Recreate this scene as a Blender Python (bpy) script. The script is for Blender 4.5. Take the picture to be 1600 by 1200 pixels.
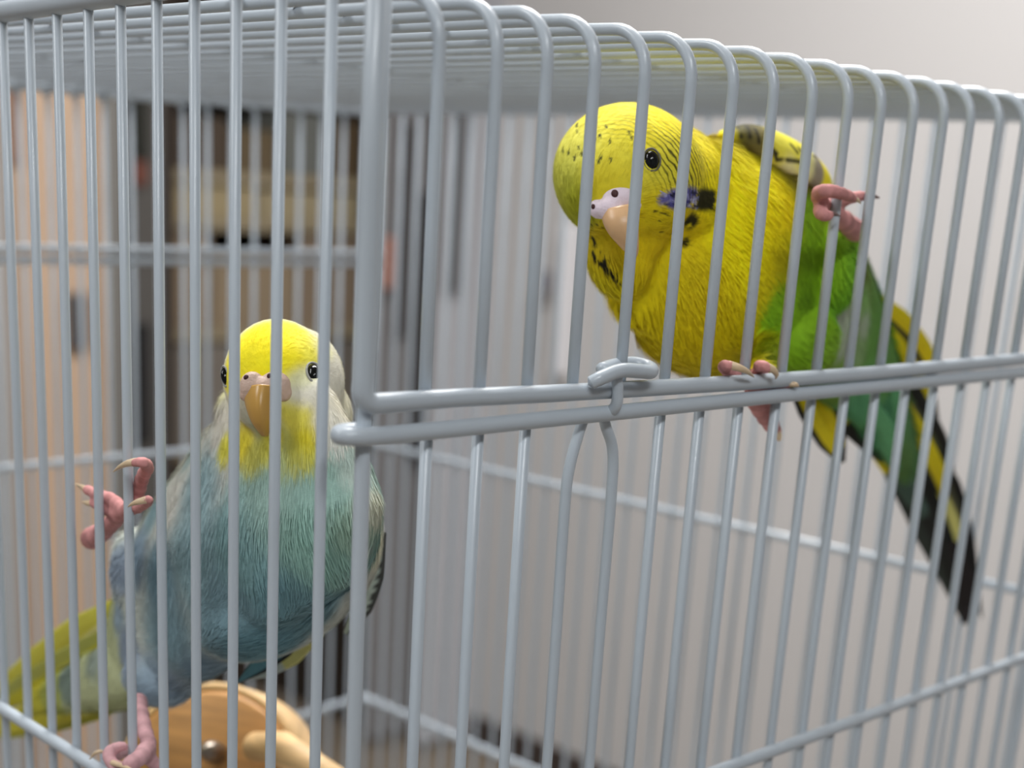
import bpy, bmesh, math, random
import numpy as np
from mathutils import Vector, Matrix
from mathutils.bvhtree import BVHTree

for o in list(bpy.data.objects): bpy.data.objects.remove(o)
rng = np.random.default_rng(7)
random.seed(7)

# ------------------------------------------------------------------ units
# cage space: one unit = one wire spacing (13 mm); X along the front face, Y along the left face
S = 0.013
OZ = 0.75 + 23 * S           # cage z = 0 in metres; the cage tray stands on a table top at 0.75 m
def W(p):                    # cage units -> metres
    a = np.asarray(p, float) * S
    a[..., 2] += OZ
    return a

# ------------------------------------------------------------------ camera
CAM = np.array([-11.5297, -13.7748, 8.2661])
YAW, PIT, ROL, FPX, PPX, PPY = 0.74512, -0.28909, 0.04452, 2240.78, 659.89, 989.51
_f = np.array([math.sin(YAW) * math.cos(PIT), math.cos(YAW) * math.cos(PIT), math.sin(PIT)])
_r = np.cross(_f, [0, 0, 1]); _r /= np.linalg.norm(_r); _u = np.cross(_r, _f)
CR = math.cos(ROL) * _r + math.sin(ROL) * _u
CU = -math.sin(ROL) * _r + math.cos(ROL) * _u
CF = _f
cd = bpy.data.cameras.new('camera'); cam = bpy.data.objects.new('camera', cd)
bpy.context.scene.collection.objects.link(cam); bpy.context.scene.camera = cam
cm = Matrix(((CR[0], CU[0], -CF[0], 0), (CR[1], CU[1], -CF[1], 0), (CR[2], CU[2], -CF[2], 0), (0, 0, 0, 1)))
cm.translation = Vector(W(CAM)); cam.matrix_world = cm
cd.sensor_width = 36; cd.lens = FPX / 1600 * 36
cd.shift_x = (800 - PPX) / 1600; cd.shift_y = (PPY - 600) / 1600
cd.clip_start = 0.01; cd.clip_end = 50
cd.dof.use_dof = True; cd.dof.focus_distance = 21.0 * S; cd.dof.aperture_fstop = 13.0

# ------------------------------------------------------------------ world, lights, exposure
sc = bpy.context.scene
sc.view_settings.view_transform = 'Standard'; sc.view_settings.look = 'None'
sc.view_settings.gamma = 1; sc.view_settings.use_curve_mapping = False
sc.view_settings.exposure = 0.0
wd = bpy.data.worlds.new('world'); sc.world = wd; wd.use_nodes = True
bg = wd.node_tree.nodes['Background']; bg.inputs[0].default_value = (0.80, 0.90, 1.0, 1); bg.inputs[1].default_value = 0.44
def area(name, loc, size, power, col, tgt):
    l = bpy.data.lights.new(name, 'AREA'); l.shape = 'RECTANGLE'; l.size, l.size_y = size; l.energy = power; l.color = col
    o = bpy.data.objects.new(name, l); sc.collection.objects.link(o); o.location = loc
    o.rotation_euler = (Vector(tgt) - Vector(loc)).to_track_quat('-Z', 'Y').to_euler()
    return o
area('ceiling_and_fill_light', (0.8, 0.6, 2.44), (1.3, 0.35), 52, (1.0, 0.985, 0.97), (0.8, 0.6, 0))
area('ceiling_and_fill_light', (-0.9, -1.3, 2.44), (1.3, 0.35), 27, (0.93, 0.97, 1.0), (-0.9, -1.3, 0))  # unseen fill lamp, added to brighten the fronts of the birds
area('ceiling_and_fill_light', (-1.3, 0.8, 2.44), (1.3, 0.35), 20, (0.93, 0.97, 1.0), (-1.3, 0.8, 0))  # unseen extra lamp on the left, added as fill

# ------------------------------------------------------------------ helpers
def ray(x, y):
    return CF + CR * (x - PPX) / FPX - CU * (y - PPY) / FPX      # depth 1 along the view axis
def at(x, y, d): return CAM + ray(x, y) * d
def onY(x, y, v): d = ray(x, y); return CAM + d * (v - CAM[1]) / d[1]
def onX(x, y, v): d = ray(x, y); return CAM + d * (v - CAM[0]) / d[0]
def proj(P):
    P = np.atleast_2d(P) - CAM; z = P @ CF
    return np.stack([PPX + FPX * (P @ CR) / z, PPY - FPX * (P @ CU) / z], -1)
def srgb(c, a=1.0):
    c = np.asarray(c, float) / 255
    l = np.where(c <= .04045, c / 12.92, ((c + .055) / 1.055) ** 2.4)
    return l
def mat(name, col, rough=.5, metal=0, bump=0, bscale=200, var=0, vscale=30, spec=.5, coat=0, emit=None):
    m = bpy.data.materials.new(name); m.use_nodes = True; nt = m.node_tree; b = nt.nodes['Principled BSDF']
    c = tuple(srgb(col)) + (1,)
    b.inputs['Base Color'].default_value = c; b.inputs['Roughness'].default_value = rough; b.inputs['Metallic'].default_value = metal
    b.inputs['Specular IOR Level'].default_value = spec; b.inputs['Coat Weight'].default_value = coat
    tc = nt.nodes.new('ShaderNodeTexCoord')
    if var:
        n = nt.nodes.new('ShaderNodeTexNoise'); n.inputs['Scale'].default_value = vscale; n.inputs['Detail'].default_value = 5
        nt.links.new(tc.outputs['Object'], n.inputs['Vector'])
        mx = nt.nodes.new('ShaderNodeMix'); mx.data_type = 'RGBA'
        mx.inputs[6].default_value = tuple(v * (1 - var) for v in c[:3]) + (1,); mx.inputs[7].default_value = tuple(min(1, v * (1 + var)) for v in c[:3]) + (1,)
        nt.links.new(n.outputs['Fac'], mx.inputs[0]); nt.links.new(mx.outputs[2], b.inputs['Base Color'])
    if bump:
        n = nt.nodes.new('ShaderNodeTexNoise'); n.inputs['Scale'].default_value = bscale; n.inputs['Detail'].default_value = 3
        nt.links.new(tc.outputs['Object'], n.inputs['Vector'])
        bp = nt.nodes.new('ShaderNodeBump'); bp.inputs['Strength'].default_value = bump; bp.inputs['Distance'].default_value = .001
        nt.links.new(n.outputs['Fac'], bp.inputs['Height']); nt.links.new(bp.outputs[0], b.inputs['Normal'])
    if emit:
        b.inputs['Emission Color'].default_value = tuple(srgb(emit[0])) + (1,); b.inputs['Emission Strength'].default_value = emit[1]
    return m
def link(name, me, m=None, parent=None, smooth=True):
    o = bpy.data.objects.new(name, me); sc.collection.objects.link(o)
    if m is not None:
        me.materials.clear(); me.materials.append(m)
    if smooth: me.polygons.foreach_set('use_smooth', [True] * len(me.polygons))
    if parent is not None:
        o.parent = parent; o.matrix_parent_inverse = Matrix.Translation(-parent.location)
    return o
def mesh(name, V, F, m=None, parent=None, smooth=True, world=False):
    V = np.asarray(V, float)
    if not world: V = W(V)
    me = bpy.data.meshes.new(name); me.from_pydata(V.tolist(), [], [tuple(int(i) for i in f) for f in F]); me.update()
    return link(name, me, m, parent, smooth)
def thing(name, label, cat, loc, group=None):
    o = bpy.data.objects.new(name, None); sc.collection.objects.link(o); o.location = loc; o.empty_display_size = .02
    return tag(o, label, cat, group)
def tag(o, label=None, cat=None, group=None, kind=None):
    if label: o['label'] = label
    if cat: o['category'] = cat
    if group: o['group'] = group
    if kind: o['kind'] = kind
    return o
def catmull(P, n):
    P = np.asarray(P, float)
    if len(P) < 3: 
        t = np.linspace(0, 1, n + 1)[:, None]; return P[0] * (1 - t) + P[-1] * t
    Q = np.vstack([2 * P[0] - P[1], P, 2 * P[-1] - P[-2]]); out = []
    for i in range(1, len(Q) - 2):
        for k in range(n):
            t = k / n
            out.append(.5 * (2 * Q[i] + (Q[i + 1] - Q[i - 1]) * t + (2 * Q[i - 1] - 5 * Q[i] + 4 * Q[i + 1] - Q[i + 2]) * t * t + (3 * Q[i] - Q[i - 1] - 3 * Q[i + 1] + Q[i + 2]) * t ** 3))
    out.append(Q[-2]); return np.array(out)
def tube_geo(P, R, seg=12, cap=True):
    P = np.asarray(P, float); n = len(P); R = np.broadcast_to(np.asarray(R, float), (n,))
    T = np.gradient(P, axis=0); T /= np.linalg.norm(T, axis=1)[:, None] + 1e-12
    a = np.array([0, 0, 1.]) if abs(T[0][2]) < .9 else np.array([1., 0, 0])
    N = np.cross(T[0], a); N /= np.linalg.norm(N); V = []; F = []
    for i in range(n):
        N = N - T[i] * (N @ T[i]); N /= np.linalg.norm(N); B = np.cross(T[i], N)
        for k in range(seg):
            t = 2 * math.pi * k / seg; V.append(P[i] + R[i] * (math.cos(t) * N + math.sin(t) * B))
    for i in range(n - 1):
        for k in range(seg):
            k2 = (k + 1) % seg; F.append((i * seg + k, i * seg + k2, (i + 1) * seg + k2, (i + 1) * seg + k))
    if cap:
        for s, i, sg in ((0, 0, -1), ((n - 1) * seg, n - 1, 1)):
            V.append(P[i] + T[i] * sg * R[i] * .6); c = len(V) - 1
            for k in range(seg):
                k2 = (k + 1) % seg
                F.append((s + k2, s + k, c) if sg < 0 else (s + k, s + k2, c))
    return np.array(V), F
def tube(name, P, R, m, parent=None, seg=12):
    V, F = tube_geo(P, R, seg); return mesh(name, V, F, m, parent)
def box_geo(lo, hi):
    x0, y0, z0 = lo; x1, y1, z1 = hi
    V = [(x0, y0, z0), (x1, y0, z0), (x1, y1, z0), (x0, y1, z0), (x0, y0, z1), (x1, y0, z1), (x1, y1, z1), (x0, y1, z1)]
    F = [(0, 3, 2, 1), (4, 5, 6, 7), (0, 1, 5, 4), (1, 2, 6, 5), (2, 3, 7, 6), (3, 0, 4, 7)]
    return V, F
def box(name, lo, hi, m, parent=None, bevel=0.0):        # metres
    bm = bmesh.new(); V, F = box_geo(lo, hi); vs = [bm.verts.new(v) for v in V]
    for f in F: bm.faces.new([vs[i] for i in f])
    if bevel: bmesh.ops.bevel(bm, geom=bm.edges[:], offset=bevel, segments=2, profile=.5, affect='EDGES')
    me = bpy.data.meshes.new(name); bm.to_mesh(me); bm.free()
    return link(name, me, m, parent, smooth=False)

# ------------------------------------------------------------------ room
M_wall = mat('wall_paint', (194, 192, 192), .9, bump=.15, bscale=60)
M_floor = mat('floor_vinyl', (128, 116, 102), .6, var=.12, vscale=6)
M_ceil = mat('ceiling_paint', (235, 235, 232), .9)
M_skirt = mat('dark_skirting', (62, 52, 48), .6)
tag(box('floor', (-3.2, -2.6, -.05), (2.1, 3.5, 0), M_floor), kind='structure')
tag(box('ceiling', (-3.2, -2.6, 2.5), (2.1, 3.5, 2.55), M_ceil), kind='structure')
tag(box('wall_right', (2.0, -2.6, 0), (2.1, 3.5, 2.5), M_wall), kind='structure')
tag(box('wall_back', (-3.2, 3.4, 0), (2.0, 3.5, 2.5), M_wall), kind='structure')
M_wall2 = mat('wall_paint_far', (170, 172, 175), .9)
tag(box('wall_left', (-3.3, -2.6, 0), (-3.2, 3.5, 2.5), M_wall2), kind='structure')
tag(box('wall_front', (-3.3, -2.7, 0), (2.1, -2.6, 2.5), M_wall2), kind='structure')
tag(box('baseboard_right', (1.985, -2.6, 0), (2.0, 1.97, .07), M_skirt), kind='structure')
for i, (lx, ly) in enumerate(((.8, .6), (-1.3, .8), (-.9, -1.3))):  # main lamp over the cage, then the two added fill lamps
    L = thing('ceiling_and_fill_lamp', ('flush white ceiling lamp panel over the cage', 'added fill lamp panel on the ceiling farther left of the cage', 'added fill lamp panel on the ceiling over the front of the room')[i], 'lamp', (lx, ly, 2.5))
    box('lamp_frame', (lx - .68, ly - .2, 2.455), (lx + .68, ly + .2, 2.5), mat('lamp_metal', (225, 225, 225), .4), L, .004)
    box('diffuser', (lx - .65, ly - .175, 2.446), (lx + .65, ly + .175, 2.4565), mat('lamp_diffuser', (255, 255, 255), .5, emit=((255, 250, 240), 4)), L)

# ------------------------------------------------------------------ things beyond the cage
MPX = lambda px, py, y: W(onY(px, py, (y) / S))           # point on the upright plane y (metres)
def span(x0, x1, y0, y1, Y):                               # x and z extents on that plane
    a = MPX(x0, (y0 + y1) / 2, Y); b = MPX(x1, (y0 + y1) / 2, Y); c = MPX((x0 + x1) / 2, y0, Y); d = MPX((x0 + x1) / 2, y1, Y)
    return a[0], b[0], d[2], c[2]
# beige cupboard on the left
M_beige = mat('beige_laminate', (172, 147, 125), .55, var=.04, vscale=5)
M_greym = mat('grey_edge', (110, 108, 104), .6)
x0, x1, _, _ = span(12, 176, 300, 700, 1.75)
cb = thing('cupboard', 'tall beige cupboard with a dark recessed handle behind the left bars', 'cupboard', ((x0 + x1) / 2, 1.95, 0))
box('cupboard_body', (x0, 1.77, 0), (x1, 2.2, 2.1), M_beige, cb, .004)
cdr = box('cupboard_door', (x0 + .012, 1.75, .08), (x1 - .012, 1.768, 2.08), M_beige, cb, .003)
hx0, hx1, hz0, hz1 = span(108, 141, 458, 545, 1.74)
box('door_handle', (hx0, 1.738, hz0), (hx1, 1.75, hz1), mat('dark_handle', (70, 68, 70), .4), cdr, .003)
hx0, hx1, hz0, hz1 = span(16, 38, 60, 255, 1.74)
box('notice_strip', (hx0, 1.744, hz0), (hx1, 1.75, hz1), mat('brown_strip', (135, 105, 88), .7), cdr, .001)
x2, x3, _, _ = span(176, 200, 300, 700, 1.75)
gp = tag(box('upright_board', (x2 + .002, 1.76, 0), (x3, 2.15, 2.1), M_greym, None, .004), 'narrow grey upright board beside the beige cupboard', 'board')
x4, x5, _, _ = span(-170, 9, 300, 700, 1.75)
tag(box('locker', (x4, 1.73, 0), (x5, 2.2, 2.1), mat('pale_grey_locker', (150, 146, 143), .6), None, .006), 'pale grey tall locker at the far left edge behind the bars', 'locker')
# dark column of stuff right of the cupboard: a black bag hanging, reddish thing
SY = 2.2
x0, x1, _, _ = span(208, 258, 300, 600, SY)
dk = thing('dark_cabinet', 'narrow dark cabinet between beige cupboard and shelves', 'cabinet', ((x0 + x1) / 2, SY + .15, 0))
box('cabinet_body', (x0, SY, 0), (x1, SY + .3, 2.2), mat('dark_grey_cabinet', (84, 81, 78), .6), dk, .004)
a0, a1, z0, z1 = span(206, 228, 120, 248, SY); box('upper_panel', (x0, SY - .012, z0), (a1, SY - .001, z1), mat('black_green', (26, 28, 20), .6), dk)
a0, a1, z0, z1 = span(206, 224, 252, 288, SY); box('middle_panel', (x0, SY - .012, z0), (a1, SY - .001, z1), mat('rust_red', (110, 58, 42), .6), dk)
a0, a1, z0, z1 = span(206, 232, 505, 690, SY); box('lower_panel', (x0, SY - .012, z0), (a1, SY - .001, z1), mat('black_panel', (22, 22, 24), .5), dk)
# shelf unit
M_shelf = mat('shelf_beige', (140, 128, 104), .7, var=.06, vscale=8)
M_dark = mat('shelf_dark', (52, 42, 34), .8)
x0, _, _, _ = span(262, 560, 300, 600, SY); _, x1, _, _ = span(262, 592, 300, 600, SY)
su = thing('shelf_unit', 'open storage shelves filled with boxes behind the cage', 'shelf', ((x0 + x1) / 2, SY + .2, 0))
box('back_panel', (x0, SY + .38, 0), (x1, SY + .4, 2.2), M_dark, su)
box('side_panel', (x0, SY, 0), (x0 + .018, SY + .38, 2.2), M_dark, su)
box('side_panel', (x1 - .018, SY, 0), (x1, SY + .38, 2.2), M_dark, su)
def shelfz(py, px=420): return MPX(px, py, SY)[2]
for py in (100, 280, 352, 520, 700):
    box('shelf_board', (x0 + .018, SY, shelfz(py) - .012), (x1 - .018, SY + .38, shelfz(py) + .010), M_shelf, su)
def sbox(a, b, t, base, col, lab, name='storage_box', dy=0):
    xx0, xx1, _, _ = span(a, b, t, base, SY + .01 + dy); zb = shelfz(base) + .0102
    o = box(name, (xx0, SY + .01 + dy, zb), (xx1, SY + .3, max(zb + .02, MPX((a + b) / 2, t, SY)[2])), mat('carton', col, .8, var=.08, vscale=20), None, .003)
    return tag(o, lab, 'box', 'boxes on the storage shelves')
sbox(278, 356, 182, 280, (70, 58, 46), 'dark brown box on the upper shelf, leftmost there')
sbox(360, 432, 202, 280, (92, 78, 56), 'brown box at the middle of the upper shelf')
sbox(440, 506, 176, 280, (100, 102, 98), 'grey box on the upper shelf, right of the brown boxes')
sbox(512, 562, 190, 280, (84, 68, 46), 'brown box at the right end of the upper shelf')
sbox(275, 404, 288, 352, (150, 136, 104), 'wide beige box on the shelf under the brown boxes')
sbox(408, 562, 300, 352, (148, 136, 108), 'wide beige box beside its twin on the second shelf')
sbox(272, 330, 366, 520, (132, 115, 94), 'tall tan box at the left end of the third shelf')
sbox(334, 462, 398, 520, (134, 118, 96), 'tan box in the middle of the third shelf')
sbox(466, 562, 372, 520, (126, 110, 92), 'tall tan box at the right end of the third shelf')
sbox(275, 422, 536, 700, (112, 105, 97), 'large grey-brown box on the lowest visible shelf')
sbox(426, 562, 530, 700, (108, 101, 93), 'large grey box right of the other on the lowest visible shelf')
# dark gaps are real shade; pale curtain and hanging coats right of the shelves
def curtain(name, px0, px1, Y, amp, waves, col, z0, z1, label, seed=0):
    a = MPX(px0, 400, Y); b = MPX(px1, 400, Y); n = 90; V = []; F = []
    r_ = np.random.default_rng(seed); ph = r_.uniform(0, 6)
    for j in range(2):
        for i in range(n + 1):
            t = i / n; x = a[0] + (b[0] - a[0]) * t
            yy = Y + amp * math.sin(t * waves * 6.283 + ph + .8 * math.sin(t * 9 + ph))
            for k, z in enumerate((z0, z1)):
                V.append((x, yy + j * .003, z))
    nn = 2 * (n + 1)
    for j in range(2):
        for i in range(n):
            q = (j * nn + 2 * i, j * nn + 2 * i + 2, j * nn + 2 * i + 3, j * nn + 2 * i + 1)
            F.append(q if j == 0 else q[::-1])
    for i in range(n):
        F.append((2 * i, 2 * i + 2, nn + 2 * i + 2, nn + 2 * i)); F.append((2 * i + 1, 2 * i + 3, nn + 2 * i + 3, nn + 2 * i + 1))
    F.append((0, 1, nn + 1, nn)); F.append((2 * n, 2 * n + 1, nn + 2 * n + 1, nn + 2 * n))
    o = mesh(name, V, F, mat(name + '_cloth', col, .9), None, True, world=True)
    return tag(o, label, 'curtain')
curtain('curtain', 688, 775, 2.0, .016, 3, (158, 158, 162), .02, 2.45, 'pale grey hanging curtain left of the plain wall', 2)
curtain('curtain', 588, 690, 2.09, .018, 5, (116, 114, 115), .02, 2.45, 'mid grey hanging curtain between the shelves and the pale curtain', 5)
def strip(name, a, b, t, bt, Y, col, lab, cat):
    xx0, xx1, z0, z1 = span(a, b, t, bt, Y)
    return tag(box(name, (xx0, Y - .015, z0), (xx1, Y, z1), mat(name + '_m', col, .7), None, .003), lab, cat)
strip('umbrella', 617, 633, 190, 520, 2.076, (48, 44, 46), 'long dark folded umbrella hanging on the grey curtain', 'umbrella')
strip('hanging_strap', 648, 664, 300, 720, 2.076, (40, 38, 42), 'long black strap hanging right of the folded umbrella', 'strap')
strip('hanging_belt', 700, 716, 150, 455, 1.985, (72, 74, 76), 'dark grey belt hanging on the pale curtain', 'belt')
strip('hanging_bag', 596, 607, 370, 450, 2.076, (180, 128, 112), 'small salmon bag hanging beside the shelves', 'bag')
strip('shoe_bag', 655, 676, 760, 850, 2.076, (52, 50, 50), 'small dark bag hanging low on the grey curtain', 'bag')
# wall fitting on plain wall (plane x = 2.0)
def onwall(px, py): return W(onX(px, py, 2.0 / S))
a = onwall(905, 350); b = onwall(872, 585)
wf = thing('wall_panel', 'narrow white panel mounted on the plain wall behind green bird', 'panel', (2.0, (a[1] + b[1]) / 2, b[2]))
box('panel_plate', (1.975, a[1], b[2]), (2.0, b[1], a[2]), mat('panel_white', (225, 224, 228), .5), wf, .004)
c = onwall(868, 440)
box('switch', (1.968, c[1] - .014, c[2] - .022), (1.975, c[1] + .014, c[2] + .022), mat('switch_grey', (130, 130, 138), .5), wf, .002)

# table that carries the cage
tb = thing('side_table', 'brown side table under the bird cage', 'table', (.17, .2, 0))
M_tab = mat('table_wood', (120, 104, 88), .6)
box('tabletop', (-.03, -.03, .725), (.375, .43, .75), M_tab, tb, .003)
for sx in (0.0, .315):
    for sy in (0.0, .37): box('leg', (sx, sy, 0), (sx + .03, sy + .03, .725), M_tab, tb)

# ------------------------------------------------------------------ the cage
M_wire = mat('white_wire_coating', (176, 185, 194), .34, bump=.06, bscale=120, spec=.5, coat=.08)
CW, CD, ZB = 26.3, 30.7, -20.0
cage = thing('bird_cage', 'white wire bird cage with rounded roof wires holding two budgerigars', 'cage', tuple(W((CW / 2, CD / 2, -23.0))))
def ss(t): t = min(1, max(0, t)); return t * t * (3 - 2 * t)
def roofz(X, Y): return 10.76 + .024 * Y + .25 * ss((X - 14) / 12)
RB = .085
# front face: bars that bend over into the roof wires
Xt = [1.03, 2.02, 2.93, 3.86, 4.9, 5.93, 6.93, 7.95, 8.985, 10.01, 11.0, 12.04, 13.06, 14.0, 15.07]
Xb = [1.10, 2.04, 2.95, 3.90, 4.905, 5.905, 6.87, 7.89, 8.92, 9.96, 10.99, 11.99, 13.02, 14.05, 15.08]
Xt += [16.08 + i * 1.02 for i in range(10)]; Xb += [16.1 + i * 1.02 for i in range(10)]
Xt = [x for x in Xt if x < CW - .4]; Xb = Xb[:len(Xt)]
for i, x in enumerate(Xt):
    br = .62; P = [(x, 0, 5.88), (x, 0, 8), (x, 0, 10.76 - br)]
    for k in range(1, 9):
        t = math.pi / 2 * k / 8; P.append((x, br * (1 - math.cos(t)), 10.76 - br + br * math.sin(t)))
    for y in np.linspace(1.4, CD - .5, 22): P.append((x, y, roofz(x, y)))
    jit = random.uniform(-.015, .015)
    P = [(p[0] + jit * (p[1] > .5), p[1], p[2]) for p in P] + [(x, CD - .1, roofz(x, CD) - .05), (x, CD, roofz(x, CD) - .35)]
    tube('roof_wire', P, RB, M_wire, cage, 12)
for i, x in enumerate(Xb):
    top = [(x, 0, 5.5)]
    if i == 3: P = catmull([(4.18, 0, 5.48), (4.08, 0, 5.25), (3.93, 0, 4.75), (3.885, 0, 4.2), (3.9, 0, 2.3)], 6).tolist() + [(3.92, 0, ZB)]
    elif i == 4: P = catmull([(4.55, 0, 5.5), (4.66, 0, 5.28), (4.86, 0, 4.9), (4.91, 0, 4.2), (4.905, 0, 2.2)], 6).tolist() + [(4.9, 0, ZB)]
    else: P = [(x - .0, 0, 5.5), (x, 0, 0), (x, 0, ZB)]
    tube('front_bar', P, RB * .98, M_wire, cage, 12)
# left face bars (one straight wire each)
Yl = [.81, 1.825, 2.785, 3.755, 4.70, 5.65, 6.57, 7.51, 8.41, 9.305]
while Yl[-1] < CD - 1.2: Yl.append(Yl[-1] + .94)
for i, y in enumerate(Yl):
    P = [(0, y, ZB), (0, y + random.uniform(-.02, .02), -1), (0, y, 4 + i * .01), (0, y + random.uniform(-.01, .01), 10.86)]
    tube('left_bar', P, .078, M_wire, cage, 12)
# back faces
y = .95
while y < CD - .5:
    tube('back_bar', [(CW, y, ZB), (CW, y, roofz(CW, y))], .085, M_wire, cage, 8); y += .955
x = 1.0
while x < CW - .3:
    tube('back_bar', [(x, CD, ZB), (x, CD, roofz(x, CD) - .3)], .085, M_wire, cage, 8); x += 1.015
# corner posts
tube('corner_post', [(.02, 0, ZB), (.02, 0, 5.5), (.14, .06, 7), (.19, .08, 11.0)], .105, M_wire, cage, 16)
for (px_, py_) in ((CW, 0), (0, CD), (CW, CD)):
    tube('corner_post', [(px_, py_, ZB), (px_, py_, roofz(px_, py_))], .1, M_wire, cage, 12)
# upper frame wire: comes down at the corner and turns into the lower rail of the roof half
P = [(-.10, -.14, 11.2), (-.12, -.14, 8.5), (-.13, -.14, 6.2)] + [(-.13 + .2 * (1 - math.cos(t)), -.13, 6.09 - .2 * math.sin(t)) for t in np.linspace(.15, math.pi / 2, 7)]
P += [(1.45, -.12, 5.885), (3.28, -.12, 5.85), (5.37, -.12, 5.82), (8, -.12, 5.79), (11.5, -.12, 5.78), (17.5, -.12, 5.83), (CW, -.12, 5.85)]
tube('upper_frame_wire', P, [.13] * 3 + [.135] * 7 + [.125] * 7, M_wire, cage, 16)
# lower rail with its rounded end that hooks round the post
P = [(.05, .22, 5.5), (-.22, .16, 5.5), (-.33, .0, 5.5), (-.22, -.13, 5.5), (.1, -.16, 5.49), (1.47, -.15, 5.49), (3.32, -.14, 5.50), (5.41, -.14, 5.51), (8.5, -.14, 5.53), (11.6, -.14, 5.54), (17.6, -.14, 5.56), (CW, -.14, 5.56)]
tube('lower_frame_wire', catmull(P, 5), .118, M_wire, cage, 16)
# clip: hooked loop over the upper rail
P = [(4.35, -.02, 5.42), (4.38, -.30, 5.70), (4.36, -.36, 5.98), (4.12, -.28, 6.16), (3.98, -.20, 6.02)]
loop = [(4.05, -.34, 6.05), (4.4, -.40, 6.15), (4.8, -.42, 6.13), (5.12, -.38, 6.10), (5.28, -.20, 6.14), (5.15, -.0, 6.18), (4.8, .04, 6.16), (4.45, -.02, 6.12)]
tube('latch_stem', catmull([(4.50, -.05, 5.45), (4.52, -.27, 5.62), (4.50, -.30, 5.85), (4.46, -.30, 6.06)], 6), .085, M_wire, cage, 12)
tube('latch_loop', catmull([(3.93, -.26, 5.97)] + loop, 8), [.05] + [.10] * 6 + [.105] * (8 * 8 - 7 + 1), M_wire, cage, 12)
# girdle rails
tube('girdle_rail', [(0, -.15, -.96), (9, -.15, -.96), (CW, -.15, -.9)], .115, M_wire, cage, 12)
tube('girdle_rail', [(-.15, 0, -1.2), (-.15, 7, -1.12), (-.15, CD, -.75)], .115, M_wire, cage, 12)
tube('girdle_rail', [(CW - .14, 0, -1.07), (CW - .14, CD, -1.09)], .13, M_wire, cage, 12)
tube('girdle_rail', [(0, CD - .14, -.74), (CW, CD - .14, -.62)], .13, M_wire, cage, 12)
for z in (6.05, 6.42): tube('door_rail', [(0, CD - .15, z), (CW, CD - .15, z)], .12, M_wire, cage, 12)
tube('low_rail', catmull([(CW - .14, 0, -12.05), (CW - .14, 20, -12.05), (CW - .14, CD - .8, -12.0), (CW - .5, CD - .3, -12.0), (CW - 1.1, CD - .14, -12.0), (15, CD - .14, -12.4), (0, CD - .14, -12.5)], 6), .14, M_wire, cage, 12)
tube('low_rail', [(-.15, 0, -12.2), (-.15, CD, -12.3)], .13, M_wire, cage, 12)
tube('low_rail', [(0, -.15, -12.1), (CW, -.15, -12.1)], .13, M_wire, cage, 12)
# roof edge rails and cross rails (they lie on the roof wires)
tube('roof_edge_rail', [(0, -.1, 11.0), (0, 8, 10.96), (0, CD, 10.96)], .16, M_wire, cage, 16)
tube('roof_edge_wire', [(.25, .5, 11.2), (.25, 8, 11.2), (.25, CD - .3, 11.2)], .07, M_wire, cage, 12)
tube('roof_edge_rail', [(CW, 0, roofz(CW, 0) + .05), (CW, 4, roofz(CW, 4) + .05), (CW, 8, roofz(CW, 8) + .05), (CW, CD, roofz(CW, CD) + .05)], .17, M_wire, cage, 12)
tube('roof_edge_rail', [(x, CD, roofz(x, CD) - .1) for x in np.linspace(0, CW, 8)], .17, M_wire, cage, 12)
for y in (4.12, 11.37, 19.0, 26.0):
    tube('roof_cross_rail', [(x, y, roofz(x, y) + .16) for x in np.linspace(0, CW, 14)], .09, M_wire, cage, 12)
# tray
lo = W((-.4, -.4, -23.0)); hi = W((CW + .4, CD + .4, -19.6))
bm = bmesh.new(); V, F = box_geo(lo, hi); vs = [bm.verts.new(v) for v in V]
for f in F: bm.faces.new([vs[i] for i in f])
bm.faces.ensure_lookup_table(); bmesh.ops.inset_region(bm, faces=[bm.faces[1]], thickness=.006, depth=0)
bm.faces.ensure_lookup_table(); bmesh.ops.translate(bm, verts=bm.faces[1].verts[:], vec=(0, 0, -.036))
me = bpy.data.meshes.new('tray'); bm.to_mesh(me); bm.free(); link('tray', me, mat('tray_plastic', (196, 196, 194), .5), cage, False)

# ------------------------------------------------------------------ wooden toy inside the cage
def wood(name, col, ax=2):
    m = mat(name, col, .55); nt = m.node_tree; b = nt.nodes['Principled BSDF']
    tc = nt.nodes.new('ShaderNodeTexCoord'); mp = nt.nodes.new('ShaderNodeMapping'); mp.inputs['Scale'].default_value = (30, 30, 320)
    n = nt.nodes.new('ShaderNodeTexNoise'); n.inputs['Scale'].default_value = 1.5; n.inputs['Detail'].default_value = 4
    r = nt.nodes.new('ShaderNodeValToRGB'); c = srgb(col)
    r.color_ramp.elements[0].position = .3; r.color_ramp.elements[0].color = tuple(c * .72) + (1,); r.color_ramp.elements[1].position = .7; r.color_ramp.elements[1].color = tuple(c * 1.1) + (1,)
    nt.links.new(tc.outputs['Object'], mp.inputs[0]); nt.links.new(mp.outputs[0], n.inputs['Vector']); nt.links.new(n.outputs['Fac'], r.inputs[0]); nt.links.new(r.outputs[0], b.inputs['Base Color'])
    return m
M_wood = wood('toy_wood', (204, 150, 88)); M_wood2 = wood('toy_wood_pale', (240, 200, 145))
tc_ = at(322, 1222, 31.0)
n_ = -CF * .86 + CR * -.05 + CU * .22 + np.array([-.3, 0, 0]); n_ /= np.linalg.norm(n_)
e1 = np.cross([0, 0, 1], n_); e1 /= np.linalg.norm(e1); e2 = np.cross(n_, e1)
toy = thing('wooden_wheel', 'round wooden wheel toy with centre bolt below blue bird', 'toy', tuple(W(tc_ - np.array([0, 0, 2.1]))))
V = []; F = []; SEG = 64
prof = [(0, .0), (1.88, .0), (1.98, -.06), (2.02, -.2), (2.02, -.75), (1.95, -.85), (0, -.85)]
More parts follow.
